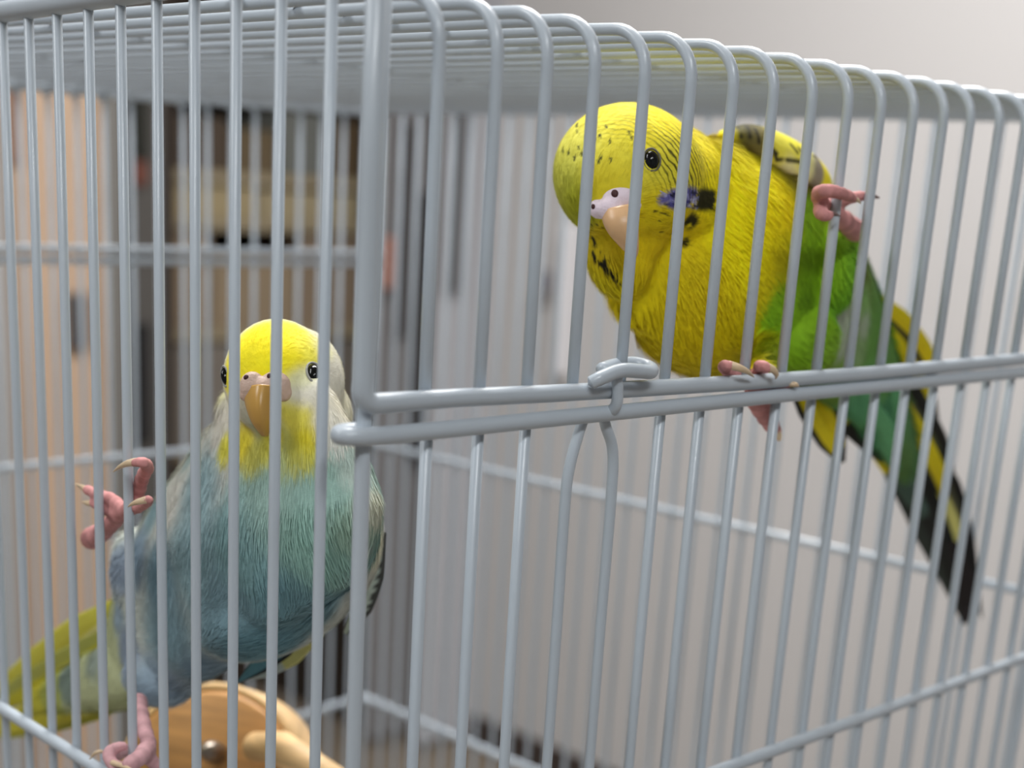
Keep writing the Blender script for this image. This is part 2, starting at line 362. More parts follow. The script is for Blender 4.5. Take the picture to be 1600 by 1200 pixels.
for (rr, h) in prof:
    for k in range(SEG):
        t = 2 * math.pi * k / SEG; V.append(tc_ + e1 * rr * math.cos(t) + e2 * rr * math.sin(t) + n_ * (h))
for i in range(len(prof) - 1):
    for k in range(SEG):
        k2 = (k + 1) % SEG; F.append((i * SEG + k, i * SEG + k2, (i + 1) * SEG + k2, (i + 1) * SEG + k))
mesh('wheel_disc', V, F, M_wood, toy)
V = []; F = []
for j, (rr, h) in enumerate([(2.02, -.1), (2.2, -.15), (2.2, -1.5), (2.02, -1.5)]):
    for k in range(SEG):
        t = 2 * math.pi * k / SEG; V.append(tc_ + e1 * rr * math.cos(t) + e2 * rr * math.sin(t) + n_ * h)
for i in range(4):
    for k in range(SEG):
        k2 = (k + 1) % SEG; i2 = (i + 1) % 4; F.append((i * SEG + k, i * SEG + k2, i2 * SEG + k2, i2 * SEG + k))
mesh('wheel_rim', V, F, M_wood2, toy)
bc = at(325, 1173, 30.6)
tube('centre_bolt', [bc - n_ * .9, bc - n_ * .1, bc + n_ * .12], [.24, .24, .15], mat('bolt_steel', (150, 140, 130), .35, metal=.8), toy, 16)
pa = at(438, 1168, 29.6); pb = at(560, 1250, 28.6)
tube('wheel_perch', [at(400, 1168, 30.4), pa, pb], [.33, .36, .36], M_wood2, toy, 20)

# ------------------------------------------------------------------ birds: shared tools
def ring_loft(secs, deep, Ks=28, nsub=6, axis='Y'):
    """secs: (px, py, angle_deg, half_width_px, plane, depth_radius, push). Rings lie in the cage-parallel plane, deepened along the line of sight."""
    A = []
    for (px, py, ang, hw, pl, dr) in secs:
        fn = onY if axis == 'Y' else onX
        a = math.radians(ang); c = fn(px, py, pl)
        e = fn(px + hw * math.cos(a), py + hw * math.sin(a), pl); e_ = fn(px - hw * math.cos(a), py - hw * math.sin(a), pl)
        d = c - CAM; d /= np.linalg.norm(d)
        A.append(np.concatenate([(e + e_) / 2, (e - e_) / 2, d * dr]))
    A = catmull(np.array(A), nsub); V = []; F = []
    n = len(A)
    for i in range(n):
        for k in range(Ks):
            t = 2 * math.pi * k / Ks; V.append(A[i, :3] + A[i, 3:6] * math.cos(t) + A[i, 6:9] * math.sin(t))
    for i in range(n - 1):
        for k in range(Ks):
            k2 = (k + 1) % Ks; F.append((i * Ks + k, i * Ks + k2, (i + 1) * Ks + k2, (i + 1) * Ks + k))
    F.append(tuple(range(Ks))[::-1]); F.append(tuple((n - 1) * Ks + k for k in range(Ks)))
    return np.array(V), F
def ball_geo(c, ax, ay, az, seg=32, rings=20):
    V = []; F = []
    for i in range(rings + 1):
        p = math.pi * i / rings
        for k in range(seg):
            t = 2 * math.pi * k / seg; V.append(c + ax * math.sin(p) * math.cos(t) + ay * math.sin(p) * math.sin(t) + az * math.cos(p))
    for i in range(rings):
        for k in range(seg):
            k2 = (k + 1) % seg; F.append((i * seg + k, i * seg + k2, (i + 1) * seg + k2, (i + 1) * seg + k))
    return np.array(V), F
def join_geo(gs):
    V = []; F = []; o = 0
    for v, f in gs: V.append(v); F += [tuple(i + o for i in q) for q in f]; o += len(v)
    return np.vstack(V), F
def trunk(gs, size=.045, smooth=34):
    m = voxel(gs, size, smooth); V = mverts(m); F = [tuple(p.vertices) for p in m.polygons]; return V, F
def voxel(gs, size, smooth=6):
    V, F = join_geo(gs); me = bpy.data.meshes.new('tmp'); me.from_pydata(V.tolist(), [], F)
    bm = bmesh.new(); bm.from_mesh(me); bmesh.ops.remove_doubles(bm, verts=bm.verts[:], dist=1e-4); bmesh.ops.recalc_face_normals(bm, faces=bm.faces[:]); bm.to_mesh(me); bm.free()
    o = bpy.data.objects.new('tmp', me); sc.collection.objects.link(o)
    r = o.modifiers.new('r', 'REMESH'); r.mode = 'VOXEL'; r.voxel_size = size
    s = o.modifiers.new('s', 'SMOOTH'); s.iterations = smooth; s.factor = .5
    dg = bpy.context.evaluated_depsgraph_get(); m2 = bpy.data.meshes.new_from_object(o.evaluated_get(dg))
    bpy.data.objects.remove(o); return m2
def mverts(me):
    a = np.zeros(len(me.vertices) * 3); me.vertices.foreach_get('co', a); return a.reshape(-1, 3)
def mnorms(me):
    a = np.zeros(len(me.vertices) * 3); me.vertices.foreach_get('normal', a); return a.reshape(-1, 3)
def setattrs(me, col, bars=None, rd=None):
    a = me.color_attributes.new('Col', 'FLOAT_COLOR', 'POINT'); a.data.foreach_set('color', np.c_[col, np.ones(len(col))].astype(np.float32).ravel())
    for nm, v in (('bars', bars), ('rd', rd)):
        if v is None: v = np.zeros(len(col))
        b = me.attributes.new(nm, 'FLOAT', 'POINT'); b.data.foreach_set('value', v.astype(np.float32))
def seg_dist(P, A, B):
    AB = B - A; t = np.clip(((P - A) @ AB) / (AB @ AB + 1e-12), 0, 1); return np.linalg.norm(P - A - t[:, None] * AB, axis=1)
def plumage_mat(name):
    m = mat(name, (200, 200, 200), .75, spec=.25); nt = m.node_tree; b = nt.nodes['Principled BSDF']; L = nt.links.new
    at_ = nt.nodes.new('ShaderNodeAttribute'); at_.attribute_name = 'Col'
    ab = nt.nodes.new('ShaderNodeAttribute'); ab.attribute_name = 'bars'
    ar = nt.nodes.new('ShaderNodeAttribute'); ar.attribute_name = 'rd'
    tc = nt.nodes.new('ShaderNodeTexCoord'); nz = nt.nodes.new('ShaderNodeTexNoise'); nz.inputs['Scale'].default_value = 260; nz.inputs['Detail'].default_value = 2
    L(tc.outputs['Object'], nz.inputs['Vector'])
    ma = nt.nodes.new('ShaderNodeMath'); ma.operation = 'MULTIPLY_ADD'; ma.inputs[1].default_value = 11; L(nz.outputs['Fac'], ma.inputs[0]); L(ar.outputs['Fac'], ma.inputs[2])
    sn = nt.nodes.new('ShaderNodeMath'); sn.operation = 'SINE'; L(ma.outputs[0], sn.inputs[0])
    mr = nt.nodes.new('ShaderNodeMapRange'); mr.inputs[1].default_value = .25; mr.inputs[2].default_value = .85; L(sn.outputs[0], mr.inputs[0])
    mu = nt.nodes.new('ShaderNodeMath'); mu.operation = 'MULTIPLY'; L(mr.outputs[0], mu.inputs[0]); L(ab.outputs['Fac'], mu.inputs[1])
    mx = nt.nodes.new('ShaderNodeMix'); mx.data_type = 'RGBA'; L(mu.outputs[0], mx.inputs[0]); L(at_.outputs['Color'], mx.inputs[6]); mx.inputs[7].default_value = tuple(srgb((52, 50, 12))) + (1,)
    n2 = nt.nodes.new('ShaderNodeTexNoise'); n2.inputs['Scale'].default_value = 700; n2.inputs['Detail'].default_value = 3; L(tc.outputs['Object'], n2.inputs['Vector'])
    hs = nt.nodes.new('ShaderNodeMapRange'); hs.inputs[3].default_value = .86; hs.inputs[4].default_value = 1.12; L(n2.outputs['Fac'], hs.inputs[0])
    vm = nt.nodes.new('ShaderNodeVectorMath'); vm.operation = 'SCALE'; L(mx.outputs[2], vm.inputs[0]); L(hs.outputs[0], vm.inputs['Scale']); L(vm.outputs[0], b.inputs['Base Color'])
    bp = nt.nodes.new('ShaderNodeBump'); bp.inputs['Strength'].default_value = .25; bp.inputs['Distance'].default_value = .0006; L(n2.outputs['Fac'], bp.inputs['Height']); L(bp.outputs[0], b.inputs['Normal'])
    b.inputs['Sheen Weight'].default_value = .0
    b.inputs['Subsurface Weight'].default_value = 0
    return m
class Bird:
    """soft colour patches are points on the bird's surface; hard marks are small spots or streaks on it"""
    def __init__(s, me, limbs):
        s.me = me; s.V = mverts(me); s.N = mnorms(me); s.limbs = limbs
        s.bvh = BVHTree.FromPolygons([tuple(v) for v in s.V], [tuple(p.vertices) for p in me.polygons])
        s.pts = []; s.marks = []
    def hit(s, px, py, back=False):
        d = ray(px, py); d = Vector(d / np.linalg.norm(d)); o = Vector(CAM)
        h = s.bvh.ray_cast(o, d)
        if h[0] is None:
            n = s.bvh.find_nearest(Vector(at(px, py, s.dm))); return np.array(n[0])
        if back:
            last = h[0]
            while True:
                h2 = s.bvh.ray_cast(last + d * .02, d)
                if h2[0] is None: break
                last = h2[0]
            return np.array(last)
        return np.array(h[0])
    def patches(s, L): 
        for (px, py, sg, c) in L: s.pts.append((s.hit(px, py), sg * s.dm / FPX, srgb(c)))
    def backs(s, L):
        for (px, py, sg, c) in L: s.pts.append((s.hit(px, py, True), sg * s.dm / FPX, srgb(c)))
    def mark(s, pts, r, c, soft=.35):
        P = [s.hit(x, y) for x, y in pts]
        if len(P) == 1: P = P * 2
        for a, b in zip(P[:-1], P[1:]): s.marks.append((a, b, r * s.dm / FPX, srgb(c), soft))
    def color(s, P, limb=True):
        num = np.zeros((len(P), 3)); den = np.zeros(len(P)) + 1e-12
        for q, sg, c in s.pts:
            w = np.exp(-np.sum((P - q) ** 2, 1) / (2 * sg * sg)) + 1e-7 / (np.sum((P - q) ** 2, 1) + .05); num += w[:, None] * c; den += w
        C = num / den[:, None]
        for a, b, r, c, soft in s.marks:
            d = seg_dist(P, a, b) / r; w = np.clip((1 + soft - d) / (2 * soft), 0, 1)[:, None]; C = C * (1 - w) + c * w
        if limb:
            for a, b, r, c in s.limbs:
                d = seg_dist(P, a, b); w = np.clip((r * 1.45 - d) / (.12 * r) , 0, 1)[:, None]; C = C * (1 - w) + c * w
        return C
    def limbmask(s, P):
        m = np.zeros(len(P), bool)
        for a, b, r, c in s.limbs: m |= seg_dist(P, a, b) < r * 1.6
        return m
def strands(B, n, flow, lenf, width, lift, m, parent, barf, seed, jit=.10, name='plumage', avoid=None):
    r_ = np.random.default_rng(seed); me = B.me; me.calc_loop_triangles()
    T = np.zeros(len(me.loop_triangles) * 3, int); me.loop_triangles.foreach_get('vertices', T); T = T.reshape(-1, 3)
    a, b, c = B.V[T[:, 0]], B.V[T[:, 1]], B.V[T[:, 2]]; ar = np.linalg.norm(np.cross(b - a, c - a), axis=1)
    # mostly where the plumage faces the open side of the cage
    nn = np.cross(b - a, c - a); nn /= np.linalg.norm(nn, axis=1)[:, None] + 1e-12
    ar = ar * np.where(nn @ CF < .35, 1, .25)
    i = r_.choice(len(T), n, p=ar / ar.sum()); u, v = r_.random(n), r_.random(n); fl = u + v > 1; u[fl] = 1 - u[fl]; v[fl] = 1 - v[fl]
    P = a[i] + (b[i] - a[i]) * u[:, None] + (c[i] - a[i]) * v[:, None]
    N = B.N[T[i, 0]] ; ok = ~B.limbmask(P)
    if avoid:
        for q, rad in avoid: ok &= np.linalg.norm(P - q, axis=1) > rad
    P, N = P[ok], N[ok]; n = len(P)
    num = np.zeros((n, 3)); den = np.zeros(n) + 1e-9
    for q, d in flow:
        w = 1 / (np.sum((P - q) ** 2, 1) + .02) ** 2; num += w[:, None] * d; den += w
    D = num / den[:, None] + r_.normal(0, .10, (n, 3)); D -= N * np.sum(D * N, 1)[:, None]; D /= np.linalg.norm(D, axis=1)[:, None] + 1e-9
    Wd = np.cross(N, D); L = lenf(P) * r_.uniform(.7, 1.25, n); wd = width * np.clip(L / .3, .35, 1.2) * r_.uniform(.7, 1.3, n)
    base = B.color(P + D * (L * .45)[:, None], False); base = np.clip(base * (1 + r_.normal(0, jit, n))[:, None], 0, 1)
    bm_, rd_ = barf(P)
    K = 4; V = []; C = []; BB = []; RR = []
    for k in range(K):
        t = k / (K - 1); w = wd * (.55, 1, .75, .02)[k]
        ctr = P + D * (L * t)[:, None] + N * (.004 + lift * L * t ** 1.6)[:, None] if not np.isscalar(lift) else P + D * (L * t)[:, None] + N * (.004 + lift * L * t ** 1.6)[:, None]
        for sgn in (-1, 1): V.append(ctr + Wd * (w * sgn)[:, None]); C.append(base); BB.append(bm_); RR.append(barf(ctr)[1])
    V = np.stack(V, 1).reshape(-1, 3); C = np.stack(C, 1).reshape(-1, 3); BB = np.stack(BB, 1).ravel(); RR = np.stack(RR, 1).ravel()
    q = np.arange(n)[:, None] * (2 * K); F = np.concatenate([np.stack([q[:, 0] + 2 * k, q[:, 0] + 2 * k + 1, q[:, 0] + 2 * k + 3, q[:, 0] + 2 * k + 2], 1) for k in range(K - 1)])
    me2 = bpy.data.meshes.new(name); me2.vertices.add(len(V)); me2.vertices.foreach_set('co', W(V).ravel())
    me2.loops.add(F.size); me2.loops.foreach_set('vertex_index', F.ravel().astype(np.int32)); me2.polygons.add(len(F))
    me2.polygons.foreach_set('loop_start', np.arange(0, F.size, 4, dtype=np.int32)); me2.polygons.foreach_set('loop_total', np.full(len(F), 4, np.int32)); me2.update(calc_edges=True)
    setattrs(me2, C, BB, RR); o = link(name, me2, m, parent); o['kind'] = 'stuff'; return o
def finish_body(B, m, parent, barf):
    C = B.color(B.V); bm_, rd_ = barf(B.V); bm_ = np.where(B.limbmask(B.V), 0, bm_)
    me = B.me.copy(); me.name = 'body'; setattrs(me, C, bm_, rd_); me.vertices.foreach_set('co', W(B.V).ravel()); me.update()
    return link('body', me, m, parent)
def feather(name, pts, widths, colf, m, parent, axis='Y', curve=.12, tiltn=None):
    """pts: (px, py, plane); widths in px; colf(t, s) -> colour, t along, s across -1..1"""
    fn = onY if axis == 'Y' else onX
    P = catmull([fn(*p) for p in pts], 8); n = len(P); w = np.interp(np.linspace(0, 1, n), np.linspace(0, 1, len(widths)), widths)
    V = []; F = []; C = []; NS = 8; T = np.gradient(P, axis=0); T /= np.linalg.norm(T, axis=1)[:, None]
    for j in (0, 1):
        for i in range(n):
            d = P[i] - CAM; dep = d @ CF; d /= np.linalg.norm(d)
            X = np.cross(d, T[i]); X /= np.linalg.norm(X)
            if tiltn is not None: X = X + d * tiltn; 
            for k in range(NS + 1):
                s_ = -1 + 2 * k / NS; ww = w[i] * dep / FPX
                V.append(P[i] + X * ww * s_ + d * (curve * ww * (s_ * s_) - (.014 if abs(s_) < .1 else 0) + j * .02)); C.append(srgb(colf(i / (n - 1), s_)))
    A = n * (NS + 1)
    for i in range(n - 1):
        for k in range(NS):
            q = (i * (NS + 1) + k, i * (NS + 1) + k + 1, (i + 1) * (NS + 1) + k + 1, (i + 1) * (NS + 1) + k)
            F.append(q); F.append(tuple(x + A for x in q[::-1]))
    for i in range(n - 1):
        for k in (0, NS):
            a_ = i * (NS + 1) + k; b_ = a_ + NS + 1; F.append((a_, b_, b_ + A, a_ + A) if k == 0 else (b_, a_, a_ + A, b_ + A))
    for i in (0, n - 1):
        for k in range(NS): a_ = i * (NS + 1) + k; F.append((a_, a_ + 1, a_ + 1 + A, a_ + A))
    o = mesh(name, V, F, m, parent); setattrs(o.data, np.array(C)); return o
SKIN = srgb((200, 140, 138)); SKIN2 = srgb((176, 112, 118)); CLAW = (206, 182, 150)
def toe(L, pts, rad, axis, col=SKIN, n=5, lumps=.10):
    rad = [q * 1.1 for q in rad]
    fn = onY if axis == 'Y' else onX
    P = catmull([fn(*p) for p in pts], n); t = np.linspace(0, 1, len(P)); R = np.interp(t, np.linspace(0, 1, len(rad)), rad)
    dep = (P - CAM) @ CF; R = R * dep / FPX * (1 + lumps * np.sin(np.arange(len(P)) * 2.4))
    for a, b, r in zip(P[:-1], P[1:], R): L.append((a, b, r, col * rng.uniform(.86, 1.1)))
    return tube_geo(P, R, 12)
def claw(pts, rad, axis, parent, m, name='claw'):
    fn = onY if axis == 'Y' else onX
    P = catmull([fn(*p) for p in pts], 6); R = np.interp(np.linspace(0, 1, len(P)), np.linspace(0, 1, len(rad)), rad) * ((P - CAM) @ CF) / FPX
    return tube(name, P, R, m, parent, 12)
def eye(B, px, py, rx, ry, parent, M_black, M_ring, nrm_push=.0, ang=0, roll=None):
    p = B.hit(px, py); d = p - CAM; d /= np.linalg.norm(d); k = ((p - CAM) @ CF) / FPX
    h = B.bvh.find_nearest(Vector(p)); nv = np.array(h[1]); nv /= np.linalg.norm(nv)
    if nv @ d > 0: nv = -nv
    nv = nv * .7 - d * .3; nv /= np.linalg.norm(nv)
    X = np.cross(CU, nv); X /= np.linalg.norm(X); Y = np.cross(nv, X); a = math.radians(ang)
    X, Y = X * math.cos(a) + Y * math.sin(a), -X * math.sin(a) + Y * math.cos(a)
    fx = rx * k / max(.35, math.sqrt(max(.02, 1 - (X @ d) ** 2))); fy = ry * k
    V, F = ball_geo(p - nv * fy * .25, X * fx, Y * fy, nv * fy * .75); e = mesh('eye', V, F, M_black, parent)
    pts = [p + nv * fy * .05 + X * fx * 1.10 * math.cos(t) + Y * fy * 1.10 * math.sin(t) for t in np.linspace(0, 2 * math.pi, 33)]
    V, F = tube_geo(pts, .11 * fy, 8, False); mesh('eye_ring', V, F, M_ring, e)
    return p
M_black = mat('eye_black', (4, 4, 5), .12, spec=.35)
M_ring = mat('eye_ring_grey', (104, 100, 84), .7, bump=.3, bscale=900)
M_ring2 = mat('eye_ring_pale', (150, 148, 142), .7, bump=.3, bscale=900)
M_claw = mat('claw_horn', CLAW, .35, var=.15, vscale=500); M_clawd = mat('claw_dark', (110, 90, 88), .4)
M_hole = mat('nostril', (60, 12, 14), .6)
def ell(name, px, py, d, rx, ry, rz, ang, m, parent, seg=28):
    c = at(px, py, d); k = d / FPX; a = math.radians(ang); X = CR * math.cos(a) - CU * math.sin(a); Y = CR * math.sin(a) + CU * math.cos(a)
    V, F = ball_geo(c, X * rx * k, Y * ry * k, -CF * rz * k, seg, 16); return mesh(name, V, F, m, parent)

# ================================================================== green and yellow budgerigar
def build_green():
    limbs = []; G = []
    YC = 2.35
    # trunk
    G.append(ring_loft([(1010, 300, -62, 96, 2.2, .9), (1050, 345, -62, 148, 2.3, 1.3), (1092, 391, -61, 180, YC, 1.8), (1158, 424, -63, 186, YC, 2.2), (1218, 447, -65, 165, 2.3, 2.05),
                        (1278, 480, -64, 128, 2.25, 1.75), (1326, 536, -66, 103, 2.3, 1.3), (1364, 602, -60, 68, 2.5, .95), (1392, 670, -45, 44, 2.7, .6), (1425, 740, -35, 20, 2.9, .3)], 0))
    # head
    hc = onY(982, 272, 2.05); dep = (hc - CAM) @ CF; k = dep / FPX
    vd = (hc - CAM) / np.linalg.norm(hc - CAM)
    G.append(ball_geo(hc, CR * 119 * k, CU * 113 * k, vd * 118 * k, 40, 28))
    hc2 = onY(1040, 290, 2.15); G.append(ball_geo(hc2, CR * 100 * k, CU * 104 * k, vd * 120 * k, 40, 28))
    hc3 = onY(985, 350, 1.95); G.append(ball_geo(hc3, CR * 62 * k, CU * 72 * k, vd * 80 * k, 32, 20))
    hc4 = onY(970, 392, 2.0); G.append(ball_geo(hc4, CR * 57 * k, CU * 78 * k, vd * 80 * k, 32, 20)); hc5 = onY(1004, 455, 2.2); G.append(ball_geo(hc5, CR * 60 * k, CU * 62 * k, vd * 70 * k, 32, 20))
    # thigh bulges
    for (px, py, rx, ry, pl) in ((1286, 402, 62, 88, 1.75), (1245, 520, 66, 66, 1.7)):
        c = onY(px, py, pl); kk = ((c - CAM) @ CF) / FPX; G.append(ball_geo(c, CR * rx * kk, CU * ry * kk, vd * 70 * kk))
    G = [trunk(G)]
    # upper foot: gripping the bar at px 1305
    A = 'Y'
    feet = [
        ([(1338, 362, .95), (1322, 348, .6), (1300, 330, .3), (1285, 318, .12)], [15, 14, 12, 10]),          # tarsus
        ([(1284, 318, .12), (1279, 303, .02), (1292, 298, -.18), (1310, 301, -.24), (1326, 306, -.2), (1334, 311, -.15)], [11, 11, 10, 9, 8, 6]),
        ([(1290, 312, .22), (1318, 312, .26), (1340, 307, .2), (1356, 306, .12)], [9, 9, 8, 6]),
        ([(1284, 322, .1), (1282, 332, -.05), (1292, 338, -.18), (1300, 334, -.2)], [11, 10, 8, 5]),
        ([(1328, 352, .8), (1340, 352, .75), (1348, 356, .8)], [12, 9, 4]),
    ]
    for p, r in feet: G.append(toe(limbs, p, r, A))
    # lower foot: gripping the two rails
    feet = [
        ([(1212, 676, .55), (1200, 655, .4), (1186, 632, .3), (1178, 612, .22), (1180, 596, .2)], [9, 13, 15, 14, 12]),
        ([(1180, 600, .2), (1160, 590, .15), (1140, 580, .05), (1131, 572, -.1), (1142, 571, -.3)], [11, 11, 10, 9, 7]),
        ([(1186, 598, .2), (1190, 582, .1), (1186, 573, -.1), (1194, 572, -.28), (1203, 578, -.36)], [11, 10, 9, 8, 6]),
        ([(1184, 604, .1), (1205, 602, .0), (1226, 600, -.1), (1238, 600, -.22)], [9, 8, 7, 5]),
        ([(1180, 590, .2), (1190, 560, .7), (1200, 530, 1.2)], [12, 13, 18]),
    ]
    for p, r in feet: G.append(toe(limbs, p, r, A))
    del limbs[-10:]
    me = voxel(G, .034, 3); B = Bird(me, limbs); B.dm = 22.0
    YL = (255, 240, 10); YD = (232, 212, 12); GR = (146, 200, 30); GD = (112, 172, 36); TE = (104, 172, 120); WH = (190, 200, 175)
    B.patches([(900, 230, 26, (228, 222, 96)), (880, 270, 24, (205, 205, 80)), (895, 310, 20, (165, 168, 30)), (960, 190, 26, (240, 228, 60)), (1000, 200, 22, (242, 226, 40)), (960, 250, 30, (225, 212, 60)), (950, 280, 20, (205, 185, 20)),
               (1060, 200, 24, (245, 228, 30)), (1090, 240, 26, (240, 226, 40)), (1060, 260, 26, (226, 214, 60)), (1040, 330, 22, (222, 200, 18)), (1110, 270, 24, (250, 232, 25)),
               (1120, 330, 30, YL), (1080, 360, 26, (235, 210, 15)), (1020, 390, 26, (228, 200, 14)), (950, 400, 20, (205, 180, 14)), (940, 450, 20, (215, 200, 20)),
               (1000, 470, 45, YD), (1080, 480, 45, (226, 204, 16)), (1150, 300, 40, YL), (1170, 400, 40, YL), (1130, 520, 40, YD), (1050, 550, 30, YD), (1205, 330, 34, YL), (1225, 390, 24, (225, 215, 20)),
               (1150, 570, 22, (205, 190, 18)), (1185, 450, 18, (235, 220, 20)),
               (1245, 400, 20, GR), (1290, 420, 32, GR), (1335, 420, 20, (120, 180, 50)), (1215, 490, 24, GR), (1200, 545, 24, (140, 165, 14)), (1260, 520, 30, (140, 190, 30)), (1260, 470, 14, (96, 140, 14)), (1265, 340, 18, GR),
               (1315, 470, 18, GD), (1350, 470, 15, (150, 195, 110)), (1320, 515, 20, WH), (1340, 550, 18, (150, 180, 120)), (1290, 550, 20, (135, 175, 50)), (1380, 550, 20, (110, 160, 90)), (1350, 500, 14, WH),
               (1350, 620, 30, TE), (1385, 660, 30, (84, 150, 104)), (1400, 720, 26, (110, 150, 80)), (1300, 600, 24, (130, 165, 70)), (1255, 590, 24, (140, 150, 20)), (1355, 400, 12, (110, 185, 90)),
               (1170, 215, 16, YD), (1250, 250, 18, YD), (1270, 300, 14, (205, 200, 30))])
    B.backs([(1000, 260, 60, (230, 215, 50)), (1110, 350, 70, (120, 110, 30)), (1200, 420, 80, (110, 100, 28)), (1300, 500, 70, (120, 175, 80)), (1380, 640, 50, (100, 150, 90))])
    # markings
    B.mark([(1101, 310)], 17, (40, 38, 8)); B.mark([(1092, 306), (1112, 308), (1112, 318), (1094, 318)], 11, (40, 38, 8))
    B.mark([(1076, 343), (1082, 347)], 13, (48, 44, 10)); B.mark([(1071, 378)], 9, (60, 55, 10)); B.mark([(1077, 352)], 4, (235, 215, 30))
    V_ = (108, 104, 170); r_ = random.Random(3)
    B.mark([(1035, 312), (1052, 305), (1075, 300), (1086, 302)], 8, V_, .5); B.mark([(1048, 318), (1060, 322), (1078, 312)], 7, (84, 82, 150), .5)
    for i in range(34):
        x = 1034 + r_.random() * 52; y = 299 + r_.random() * 24; c = r_.choice([(190, 190, 228), (60, 56, 120), (150, 150, 205), (40, 40, 80)]); B.mark([(x, y), (x + 6, y + 3)], 1.8, c)
    for (x, y, x2, y2) in ((926, 395, 932, 408), (938, 412, 946, 420), (950, 425, 962, 434), (930, 385, 926, 372), (958, 432, 966, 438), (944, 408, 950, 425)): B.mark([(x, y), (x2, y2)], 4.2, (28, 26, 10))
    for (x, y, x2, y2) in ((924, 350, 927, 385), (932, 350, 938, 395), (942, 356, 952, 410), (1030, 345, 1062, 352), (1032, 362, 1054, 364), (1022, 330, 1045, 336), (1060, 335, 1072, 342)): B.mark([(x, y), (x2, y2)], 1.6, (70, 62, 10))
    for i in range(26):
        a = r_.uniform(0, 6.28); q = math.sqrt(r_.random()); x = 935 + 72 * q * math.cos(a); y = 218 + 48 * q * math.sin(a); B.mark([(x, y), (x + 1, y + 4)], 1.9, (92, 92, 40))
    root = thing('budgerigar', 'green and yellow budgerigar clinging sideways behind the front bars, black-barred head', 'bird', tuple(W(onY(1200, 700, YC))))
    M = plumage_mat('green_bird_plumage')
    bc = B.hit(945, 325); e0 = B.hit(1018, 250)
    p1 = B.hit(1075, 250); p2 = B.hit(1100, 260)
    def barf(P):
        d = np.linalg.norm(P - bc, axis=1)
        # barred zone: nape, cheek and the back of the head
        px = (P - e0) @ CR; py = (P - e0) @ CU; kk = 20.5 / FPX
        x = 1018 + px / kk; y = 250 - py / kk
        m = np.exp(-(((x - 1082) / 64) ** 2 + ((y - 240) / 66) ** 2) ** 1.6)
        m2 = .35 * np.exp(-(((x - 985) / 60) ** 2 + ((y - 185) / 30) ** 2) ** 1.5)
        front = (P - hc) @ vd < .9
        return np.clip(1.05 * m + m2, 0, .9) * front, d * (2 * math.pi / .088)
    finish_body(B, M, root, barf)
    fl = [(B.hit(x, y), CR * dx - CU * dy) for x, y, dx, dy in ((880, 260, .5, -1), (930, 180, 1, -.6), (930, 330, .3, -1), (960, 250, .5, -1), (1010, 190, 1, -.1), (1070, 210, 1, .3), (1070, 270, 1, .5), (1060, 330, 1, .3), (950, 400, .3, 1), (1000, 420, .2, 1),
          (1110, 330, 1, .3), (1160, 380, 1, .5), (1120, 460, .6, .8), (1060, 540, .5, 1), (1000, 480, .2, 1), (1220, 420, .8, .4), (1280, 400, .5, 1), (1250, 520, .8, .5), (1320, 520, .6, .9), (1350, 620, .5, 1), (1390, 680, .5, 1), (1180, 250, 1, .5), (1150, 560, .9, .5))]
    hcen = np.array(hc)
    def lenf(P):
        d = np.linalg.norm(P - hcen, axis=1); t = np.clip((d - 1.1) / 1.0, 0, 1); return .10 + .20 * t
    ce = at(962, 320, 19.3)
    av = [(e0, .19), (B.hit(962, 318), .34), (B.hit(985, 360), .26), (B.hit(940, 330), .2)]
    strands(B, 34000, fl, lenf, .012, .09, M, root, barf, 4, jit=.05, avoid=av)
    # face
    eye(B, 1018, 250, 12, 16, root, M_black, M_ring, ang=5)
    hz = lambda x, y: (B.hit(x, y) - CAM) @ CF
    M_cere = mat('cere_lilac', (222, 205, 216), .55, bump=.3, bscale=700); M_beak = mat('beak_pinkish', (214, 172, 128), .35, var=.12, vscale=200)
    d0 = hz(966, 318)
    gs = []
    for (px, py, rx, ry, rz, an, dd) in ((970, 309, 30, 21, 13, -14, .02), (936, 327, 18, 15, 11, 20, .06), (952, 326, 22, 18, 14, -8, .0), (986, 314, 20, 20, 10, -30, .06)):
        c = at(px, py, d0 + dd); k2 = d0 / FPX; a = math.radians(an); X = CR * math.cos(a) - CU * math.sin(a); Yv = CR * math.sin(a) + CU * math.cos(a)
        gs.append(ball_geo(c, X * rx * k2, Yv * ry * k2, -CF * rz * k2, 28, 18))
    cm_ = voxel(gs, .022, 6); cm_.name = 'cere'; vv = mverts(cm_); cm_.vertices.foreach_set('co', W(vv).ravel()); cere = link('cere', cm_, M_cere, root)
    def hole(px, py, rx, ry, an):
        bv = BVHTree.FromPolygons([tuple(v) for v in vv], [tuple(p.vertices) for p in cm_.polygons]); d = ray(px, py); h = bv.ray_cast(Vector(CAM), Vector(d / np.linalg.norm(d)))
        dd = (np.array(h[0]) - CAM) @ CF if h[0] is not None else d0 - .15
        ell('nostril', px, py, dd + .01, rx, ry, 3, an, M_hole, cere, 16)
    hole(961, 303, 6, 7, -25); hole(927, 323, 3.5, 4.5, -20)
    # beak
    secs = [(968, 328, -10, 30, 0), (970, 346, -8, 27, -.1), (975, 364, -4, 23, -.12), (982, 382, 0, 16, -.08), (988, 396, 0, 9, -.0), (990, 405, 0, 3, .06)]
    V = []; F = []; Ks = 24; A_ = []
    for px, py, an, hw, dd in secs:
        c = at(px, py, d0 + dd + .05); k2 = d0 / FPX; a = math.radians(an); A_.append(np.concatenate([c, (CR * math.cos(a) - CU * math.sin(a)) * hw * k2, -CF * hw * .85 * k2]))
    A_ = catmull(np.array(A_), 6)
    for i in range(len(A_)):
        for q in range(Ks): t = 2 * math.pi * q / Ks; V.append(A_[i, :3] + A_[i, 3:6] * math.cos(t) + A_[i, 6:9] * math.sin(t))
